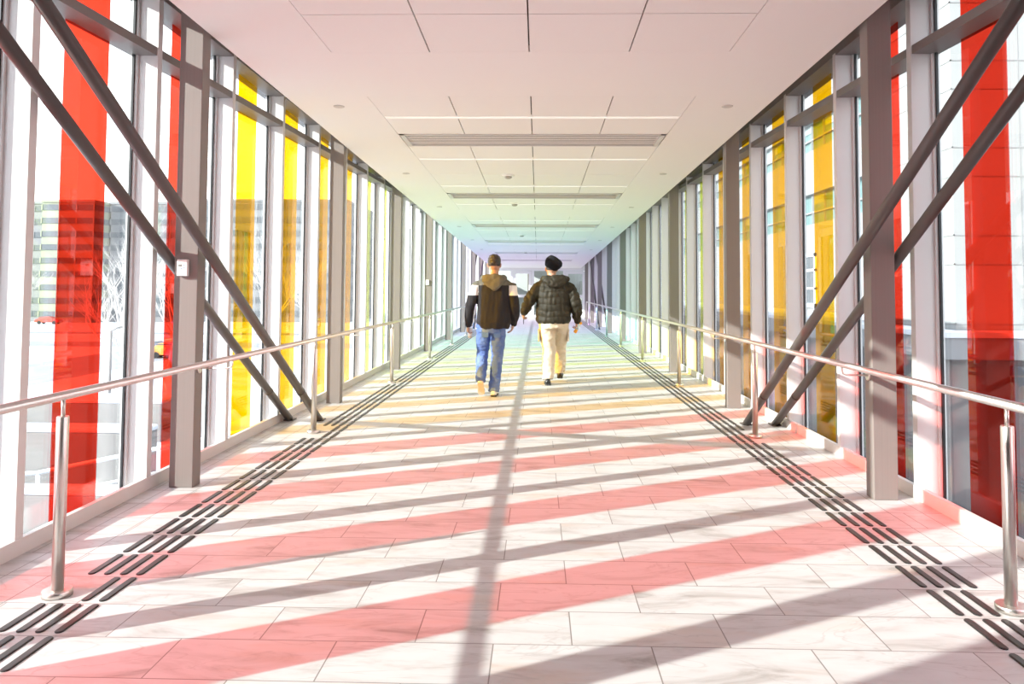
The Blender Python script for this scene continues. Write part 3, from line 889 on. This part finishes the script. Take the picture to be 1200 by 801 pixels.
    o = fused('hood', bm, [M['puffer']], R, .008, 4); wrinkle(o, .014, 14, .006, 30)
    # trousers
    bm = bmesh.new()
    stack(bm, [(0, 0, .80, .200, .150), (0, 0, .86, .210, .158), (0, 0, .93, .205, .15), (0, 0, 1.0, .19, .135)], 28)
    for a, b, c in ((hipL, kneeL, ankL), (hipR, kneeR, ankR)):
        P = leg_pts(a, b, c)
        P[-1] = Vector(c) + (Vector(c) - Vector(b)).normalized() * .005
        tube(bm, P, [.118, .115, .098, .092, .086, .080], 20, True, 0, False)
    o = fused('cargo_pants', bm, [M['khaki']], R, .008, 4)
    wrinkle(o, .014, 8, .008, 20, (1, 1, 1.2))
    for sx, q in ((-1, (-.208, .02, .70)), (1, (.215, .12, .70))):
        bm = bmesh.new(); box(bm, q[0] - .012, q[0] + .012, q[1] - .075, q[1] + .075, q[2] - .09, q[2] + .07, bev=.008)
        box(bm, q[0] - .016, q[0] + .016, q[1] - .078, q[1] + .078, q[2] + .045, q[2] + .085, bev=.006)
        obj('cargo_pocket', bm, [M['khaki']], o)
    shoe('shoe', R, (-.075, -.130, .0), (-.085, .160, .0), (0, 0, 1), (M['shoe_black'], M['sole_black']), .026, .050, .085)
    shoe('shoe', R, (.104, .290, .050), (.116, .570, .085), (0, -.12, 1), (M['shoe_black'], M['sole_black']), .026, .050, .085)
    return R
walker_puffer()
# bottle in the right hand, cap downwards
t = empty('drink_bottle', (.222 + .330, 10.90 + .095, .770), 'small clear bottle with orange cap held by the person in the puffer jacket', 'bottle')
bm = bmesh.new(); tube(bm, [(0, 0, .125), (0, 0, .12), (0, 0, .03), (0, 0, .012), (0, 0, .0)], [.022, .027, .027, .017, .014], 24); obj('bottle_body', bm, M['clear_plastic'], t, True)
bm = bmesh.new(); tube(bm, [(0, 0, .018), (0, 0, -.004), (0, 0, -.034), (0, 0, -.040)], [.020, .025, .025, .021], 24); obj('bottle_cap', bm, M['orange'], t, True)
bm = bmesh.new(); tube(bm, [(0, 0, .108), (0, 0, .135), (0, 0, .14)], [.0278, .0278, .022], 24); obj('bottle_base', bm, M['orange'], t, True)
t.rotation_euler = (.15, .50, 0)
t = empty('mobile_phone', (.222 - .432, 10.90 + .125, .925), 'black mobile phone held by the person in the puffer jacket', 'phone')
bm = bmesh.new(); box(bm, -.004, .004, -.036, .036, -.072, .072, bev=.003); obj('phone_body', bm, M['phone'], t)
bm = bmesh.new(); box(bm, .0038, .0046, -.033, .033, -.066, .066); obj('screen', bm, M['lcd'], t)
t.rotation_euler = (.75, 0, .1)

# ------------------------------------------------------------------ outside
GZ = -5.6
M['far_wall'] = mat('grey cladding', (.18, .19, .195), .7)
M['far_glass'] = mat('dark ribbon glazing', (.11, .125, .135), .5, 0, .2)
M['green_panel'] = noisy('green cladding', (.22, .25, .165), (.25, .27, .21), .3, .7)
M['tan_panel'] = mat('ochre cladding', (.62, .53, .32), .7)
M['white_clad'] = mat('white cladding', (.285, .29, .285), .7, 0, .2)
M['teal_glass'] = mat('blue green ribbon glazing', (.12, .22, .22), .35, 0, .2)
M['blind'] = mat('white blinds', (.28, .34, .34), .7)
M['concrete'] = noisy('concrete', (.22, .21, .205), (.14, .135, .13), 1.2, .85, 0, .2)
M['dark_panel'] = mat('dark canopy shade sheet', (.085, .085, .09), .5)
M['asphalt'] = noisy('wet asphalt', (.045, .045, .05), (.09, .09, .095), .6, .6)
M['fascia'] = mat('grey fascia', (.20, .205, .215), .6)
M['bark'] = noisy('pale bark', (.52, .49, .46), (.70, .67, .64), 4, .85)
M['rail_white'] = mat('white painted pipe', (.80, .81, .82), .45)
M['car_orange'] = mat('orange body paint', (.75, .30, .05), .25)
M['car_red'] = mat('red body paint', (.40, .07, .05), .25)
M['car_grey'] = mat('grey body paint', (.22, .23, .25), .25)
M['tyre'] = mat('tyre', (.02, .02, .02), .8)
M['joint'] = mat('cladding joint', (.25, .25, .25), .8)
bm = bmesh.new(); box(bm, -400, 400, -120, 500, GZ - .5, GZ)
tag(obj('ground', bm, M['snow']), kind='structure')
bm = bmesh.new(); box(bm, -300, 12, 88, 96, GZ, GZ + .02); box(bm, -300, 12, 112, 117, GZ, GZ + .02); box(bm, -46, -36, -80, 88, GZ, GZ + .02)
tag(obj('road', bm, M['road']), kind='structure')
bm = bmesh.new(); box(bm, 2.7, 9.0, -30, 90, GZ, GZ + .03); box(bm, 9.0, 30, -30, 17.3, GZ, GZ + .03)
tag(obj('street', bm, M['asphalt']), kind='structure')

# office block far beyond the left windows, faces the corridor end-on
def office(name, x0, x1, y0, y1, ztop, floors, mw, lab, bands=None):
    t = empty(name, ((x0 + x1) / 2, (y0 + y1) / 2, GZ), lab, 'building', 'buildings beyond the left windows')
    hx, hy = (x1 - x0) / 2, (y1 - y0) / 2; H = ztop - GZ
    bm = bmesh.new(); box(bm, -hx, hx, -hy, hy, 0, H); obj('wall', bm, mw, t)
    fh = H / floors
    for i in range(floors):
        z = i * fh + fh * .42
        bm = bmesh.new(); box(bm, -hx - .12, hx + .12, -hy - .12, hy + .12, z, z + fh * .42); obj('ribbon_window', bm, M['far_glass'], t)
        bm = bmesh.new()
        n = int((x1 - x0) / 3)
        for j in range(n + 1):
            xx = -hx + (x1 - x0) * j / n
            box(bm, xx - .12, xx + .12, -hy - .2, -hy + .1, z, z + fh * .42)
        obj('window_mullions', bm, mw, t)
    bm = bmesh.new(); box(bm, -hx - .2, hx + .2, -hy - .2, hy + .2, H, H + .5); obj('parapet', bm, mw, t)
office('office_building', -150, -99, 150, 175, 18.2, 9, M['far_wall'], 'grey office block with dark ribbon windows beyond the leftmost pane')
office('office_building', -98.5, -88, 147, 172, 18.2, 9, M['green_panel'], 'pale green clad building left of the first red strip')
office('office_building', -87.5, -72, 152, 176, 18.4, 9, M['far_wall'], 'grey office block with dark ribbon windows behind the first red strip')
office('office_building', -71.5, -40, 156, 190, 19.5, 9, M['far_wall'], 'grey office block with dark ribbon windows behind the yellow strips')
office('office_building', -39, 4, 200, 230, 17, 6, M['far_wall'], 'grey office block farthest along the left windows')

# bare trees
def tree(x, y, H, label, seed):
    rnd = random.Random(seed)
    t = empty('bare_tree', (x, y, GZ), label, 'tree', 'bare winter trees outside the left windows')
    segs = []
    def grow(p, d, L, r, lv):
        q = p; pts = [p]; rad = [r]
        for i in range(4):
            d = (d + Vector((rnd.uniform(-.16, .16), rnd.uniform(-.16, .16), rnd.uniform(-.02, .14)))).normalized()
            q = q + d * L / 4; pts.append(q); rad.append(r * (1 - .13 * (i + 1)))
        segs.append((pts, rad, lv))
        if lv >= 4: return
        
        for k in range(5 if lv else 9):
            i = rnd.choice((2, 3, 4)) if lv else rnd.choice((2, 3, 3, 4))
            a = rnd.uniform(0, 2 * PI); sp = rnd.uniform(.45, .95)
            nd = (d + Vector((math.cos(a) * sp, math.sin(a) * sp, rnd.uniform(-.1, .35)))).normalized()
            grow(pts[i], nd, L * rnd.uniform(.5, .72), rad[i] * .62, lv + 1)
    grow(Vector((0, 0, 0)), Vector((0, 0, 1)), H * .45, H * .016, 0)
    tr = bmesh.new(); br = bmesh.new()
    for pts, rad, lv in segs:
        tube(tr if lv == 0 else br, pts, rad, 8 if lv == 0 else (5 if lv < 3 else 3), lv == 0)
    obj('trunk', tr, M['bark'], t, True)
    obj('branches', br, M['bark'], t, True)
tree(-23.0, 42, 12, 'bare pale tree behind the clear glass between the two red strips', 3)
tree(-30.4, 62, 12, 'bare tree beyond the slim clear gap beside the thermostat column', 5)
tree(-24.3, 70, 13, 'bare tree behind the first yellow strip', 8)
tree(-26.5, 88, 14, 'bare tree behind the second yellow strip', 11)
tree(-57, 80, 11, 'bare tree far behind the leftmost pane', 13)

# lamp post, parapet and pipe railing near the bridge on the left
t = empty('lamp_post', (-23.4, 41.0, GZ), 'slim grey lamp post outside the first red strip', 'lamp post')
bm = bmesh.new(); tube(bm, [(0, 0, 0), (0, 0, 4.6)], [.09, .06], 12); obj('pole', bm, M['concrete'], t, True)
bm = bmesh.new(); tube(bm, [(0, 0, 0), (0, 0, .3)], .16, 12); obj('pole_base', bm, M['concrete'], t)
bm = bmesh.new(); tube(bm, [(0, 0, 4.55), (.35, 0, 4.75), (.75, 0, 4.78)], .04, 8); obj('lamp_arm', bm, M['concrete'], t, True)
bm = bmesh.new(); box(bm, .5, 1.0, -.12, .12, 4.72, 4.84, bev=.03); obj('lamp_head', bm, M['concrete'], t)
def retaining(x0, x1, y0, y1, zt, lab):
    t = empty('retaining_wall', ((x0 + x1) / 2, (y0 + y1) / 2, GZ), lab, 'wall', None, 'thing')
    hx, hy = (x1 - x0) / 2, (y1 - y0) / 2
    bm = bmesh.new(); box(bm, -hx, hx, -hy, hy, 0, zt - GZ, bev=.03); obj('wall_body', bm, M['concrete'], t)
    bm = bmesh.new(); box(bm, -hx - .03, hx + .03, -hy - .03, hy + .03, zt - GZ, zt - GZ + .18, bev=.07); obj('snow_cap', bm, M['snow'], t)
retaining(-24, -12.5, 24.0, 24.8, -3.3, 'low concrete wall with snow cap outside the near left panes')
retaining(-18, -9.0, 19.0, 19.5, -3.9, 'lower concrete wall with snow cap close under the near left panes')
retaining(-30, -17, 34, 36, -3.9, 'long concrete wall with thick snow cap farther out from the left panes')
t = empty('pipe_railing', (-13.0, 21.5, GZ), 'white pipe railing in the snow outside the pane before the thermostat column', 'railing')
bm = bmesh.new(); tube(bm, [(-5, -1.5, 1.6), (-1, -.4, 1.75), (4, 1.5, 2.6), (6, 2.2, 3.0)], .06, 10); tube(bm, [(-5, -1.5, .9), (-1, -.4, 1.05), (4, 1.5, 1.9), (6, 2.2, 2.3)], .045, 10)
obj('railing_bars', bm, M['rail_white'], t, True)
for px, py, pz in ((-5, -1.5, 1.6), (-3, -.95, 1.68), (-1, -.4, 1.75), (1.5, .55, 2.17), (4, 1.5, 2.6), (6, 2.2, 3.0)):
    bm = bmesh.new(); tube(bm, [(px, py, 0), (px, py, pz)], .055, 10); obj('railing_post', bm, M['rail_white'], t, True)

def car(x, y, rz, paint, lab):
    t = empty('parked_car', (x, y, GZ), lab, 'car', 'cars seen through the left windows'); t.rotation_euler.z = rz
    prof = [(-2.2, .35), (-2.25, .7), (-2.1, .95), (-1.7, 1.0), (-1.25, 1.42), (.35, 1.48), (1.15, 1.02), (1.95, .88), (2.2, .65), (2.2, .35)]
    bm = bmesh.new(); R = []
    for yy, k in ((-.86, .94), (-.8, 1), (.8, 1), (.86, .94)): R.append([bm.verts.new((px * k, yy * (1 if pz < 1.1 else .82), .35 + (pz - .35) * k)) for px, pz in prof])
    for a, b in zip(R, R[1:]):
        for i in range(len(prof)): bm.faces.new((a[i], a[(i + 1) % len(prof)], b[(i + 1) % len(prof)], b[i]))
    bm.faces.new(R[0]); bm.faces.new(R[-1][::-1])
    obj('body', bm, paint, t)
    bm = bmesh.new(); box(bm, -1.35, .55, -.73, .73, 1.02, 1.40); obj('side_windows', bm, M['far_glass'], t)
    for wx in (-1.35, 1.35):
        for wy in (-.80, .80):
            bm = bmesh.new(); tube(bm, [(wx, wy - .1, .32), (wx, wy + .1, .32)], .32, 18); obj('wheel', bm, M['tyre'], t)
car(-92.5, 141, .1, M['car_red'], 'dark red car in front of the pale green building')
car(-36.5, 75, .2, M['car_orange'], 'orange car seen through the slim gap beside the thermostat column')
car(-40, 78, 1.4, M['car_grey'], 'grey car behind the trees seen past the thermostat column')
car(-108, 140, .1, M['car_grey'], 'grey car in front of the leftmost office block')

# white clad building outside the right windows
t = empty('white_building', (13, 35, GZ), 'white panelled building with blue green ribbon windows outside the right windows', 'building')
def LB(bm, x0, x1, y0, y1, z0, z1): box(bm, x0 - 13, x1 - 13, y0 - 35, y1 - 35, z0 - GZ, z1 - GZ)
bm = bmesh.new()
zz = [GZ, -.9, 4.55, 6.0, 8.05, 9.4, 11.5, 12.9, 16.5]
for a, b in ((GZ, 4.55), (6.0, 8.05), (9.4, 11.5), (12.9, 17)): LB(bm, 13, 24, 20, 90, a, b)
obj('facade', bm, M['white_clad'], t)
for a, b in ((4.55, 6.0), (8.05, 9.4), (11.5, 12.9)):
    bm = bmesh.new(); LB(bm, 13.25, 24, 20, 90, a, b); gl = obj('ribbon_window', bm, M['teal_glass'], t)
    bm = bmesh.new()
    for i in range(46): LB(bm, 13.15, 13.27, 20 + 1.5 * i, 20.06 + 1.5 * i, a, b)
    LB(bm, 13.15, 13.27, 20, 90, a + .55, a + .63)
    obj('window_bars', bm, M['white_clad'], gl)
    bm = bmesh.new()
    rnd = random.Random(int(a * 10))
    for i in range(46):
        if rnd.random() < .6: LB(bm, 13.22, 13.245, 20.1 + 1.5 * i, 21.45 + 1.5 * i, b - rnd.uniform(.3, .8), b)
    obj('blinds', bm, M['blind'], gl)
bm = bmesh.new()
for i in range(24): LB(bm, 12.992, 13.01, 20 + 3 * i - .012, 20 + 3 * i + .012, .9, 4.5); LB(bm, 12.992, 13.01, 20 + 3 * i - .012, 20 + 3 * i + .012, 6.05, 8.0)
for z in (1.0, 2.75, 7.0, 10.4): LB(bm, 12.992, 13.01, 20, 90, z - .012, z + .012)
obj('panel_joints', bm, M['joint'], t)
# glazed entrance in the facade
bm = bmesh.new()
for (y0, y1, z0, z1) in ((35.6, 39.6, 3.0, 3.15), (35.6, 35.75, .6, 3.15), (37.5, 37.65, .6, 3.15), (39.45, 39.6, .6, 3.15), (35.6, 39.6, 2.3, 2.42), (35.6, 39.6, 1.45, 1.55), (35.6, 39.6, .6, .8)): LB(bm, 12.90, 13.02, y0, y1, z0, z1)
ef = obj('entrance_frame', bm, M['rail_white'], t)
bm = bmesh.new(); LB(bm, 12.96, 13.015, 35.7, 39.5, .7, 3.1); obj('entrance_glass', bm, M['far_glass'], ef)
# projecting block, nearer to the corridor
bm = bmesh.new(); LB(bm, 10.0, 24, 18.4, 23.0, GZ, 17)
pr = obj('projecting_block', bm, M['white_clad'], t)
bm = bmesh.new()
z = .6; alt = 0
while z < 16:
    LB(bm, 9.985, 10.01, 18.385, 23.0, z - .014, z + .014); LB(bm, 9.985, 24, 18.385, 18.41, z - .014, z + .014)
    z += 1.43 if alt % 2 == 0 else .70; alt += 1
for x in (11.6, 13.2, 14.8): LB(bm, x - .012, x + .012, 18.388, 18.41, .6, 16)
obj('block_joints', bm, M['joint'], pr)
bm = bmesh.new(); LB(bm, 13, 24, 22.9, 24.0, GZ, 17); obj('recess_wall', bm, M['white_clad'], t)
# snow covered low roof round the foot of the white building
t = empty('low_roof', (9.9, 40, GZ), 'snow covered low canopy with grey fascia round the foot of the white building', 'canopy', None, 'thing')
def KB(bm, x0, x1, y0, y1, z0, z1, bev=0): box(bm, x0 - 9.9, x1 - 9.9, y0 - 40, y1 - 40, z0 - GZ, z1 - GZ, bev=bev)
bm = bmesh.new(); KB(bm, 9.0, 9.95, 17.3, 85, -.16, .33); KB(bm, 9.95, 24, 17.3, 18.3, -.16, .33); KB(bm, 9.95, 12.9, 24.1, 85, -.16, .33); obj('fascia', bm, M['fascia'], t)
bm = bmesh.new(); KB(bm, 8.95, 9.95, 17.25, 85, .33, .45); KB(bm, 9.95, 24, 17.25, 18.3, .33, .45); KB(bm, 9.95, 12.9, 24.1, 85, .33, .45); obj('snow_cover', bm, M['snow'], t)
bm = bmesh.new(); KB(bm, 9.5, 9.7, 17.9, 85, GZ, -.16); KB(bm, 9.7, 24, 17.9, 18.1, GZ, -.16); obj('shade_panel', bm, M['dark_panel'], t)  # added dark sheet standing in for the shade under the canopy
for i in range(10):
    bm = bmesh.new(); KB(bm, 9.08, 9.30, 17.4 + 6 * i, 17.62 + 6 * i, GZ, -.16); obj('canopy_post', bm, M['concrete'], t)

# ------------------------------------------------------------------ light, world, camera
SUN = Vector((1, .535, -.466)).normalized()
ld = bpy.data.lights.new('sun', 'SUN'); ld.energy = 9.6; ld.angle = math.radians(.55); ld.color = (.985, 1, .94)
lo = bpy.data.objects.new('sun', ld); link(lo); lo.rotation_euler = SUN.to_track_quat('-Z', 'Y').to_euler(); lo.location = (-8, -4, 9)

w = bpy.data.worlds.new('sky'); SC.world = w; w.use_nodes = True
t = NT.__new__(NT); t.t = w.node_tree; nt = w.node_tree
bg = nt.nodes['Background']
tc = t.n('ShaderNodeTexCoord'); sp = t.n('ShaderNodeSeparateXYZ'); t.l(tc.outputs['Generated'], sp.inputs[0])
rp = t.n('ShaderNodeValToRGB'); e = rp.color_ramp.elements
e[0].position = 0.0; e[0].color = (1, .99, .96, 1); e[1].position = .7; e[1].color = (.74, .84, 1, 1)
t.l(sp.outputs[2], rp.inputs[0]); t.l(rp.outputs[0], bg.inputs[0])
bg.inputs[1].default_value = 3.0

cam = bpy.data.cameras.new('camera'); co = bpy.data.objects.new('camera', cam); link(co)
f, cx, cy, yaw, pitch, roll, h = 885.2552, 608.216, 299.0136, .0256, .0458, .0058, 1.3469
fd = Vector((-math.sin(yaw) * math.cos(pitch), math.cos(yaw) * math.cos(pitch), math.sin(pitch)))
r = Vector((math.cos(yaw), math.sin(yaw), 0)); u = r.cross(fd)
c, s = math.cos(roll), math.sin(roll)
R2 = r * c + u * s; U2 = u * c - r * s
m = Matrix((R2, U2, -fd)).transposed().to_4x4(); m.translation = (0, 0, h)
co.matrix_world = m
cam.sensor_width = 36; cam.lens = f * 36 / 1200
cam.shift_x = (600 - cx) / 1200; cam.shift_y = (cy - 400.5) / 1200
cam.clip_start = .05; cam.clip_end = 2000
SC.camera = co
vs = SC.view_settings
vs.view_transform = 'Standard'; vs.look = 'None'; vs.gamma = 1; vs.exposure = .35; vs.use_curve_mapping = False
cy_ = SC.cycles
cy_.max_bounces = 12; cy_.diffuse_bounces = 5; cy_.glossy_bounces = 5; cy_.transmission_bounces = 6; cy_.transparent_max_bounces = 32
cy_.sample_clamp_indirect = 6; cy_.use_denoising = True; cy_.use_adaptive_sampling = False;
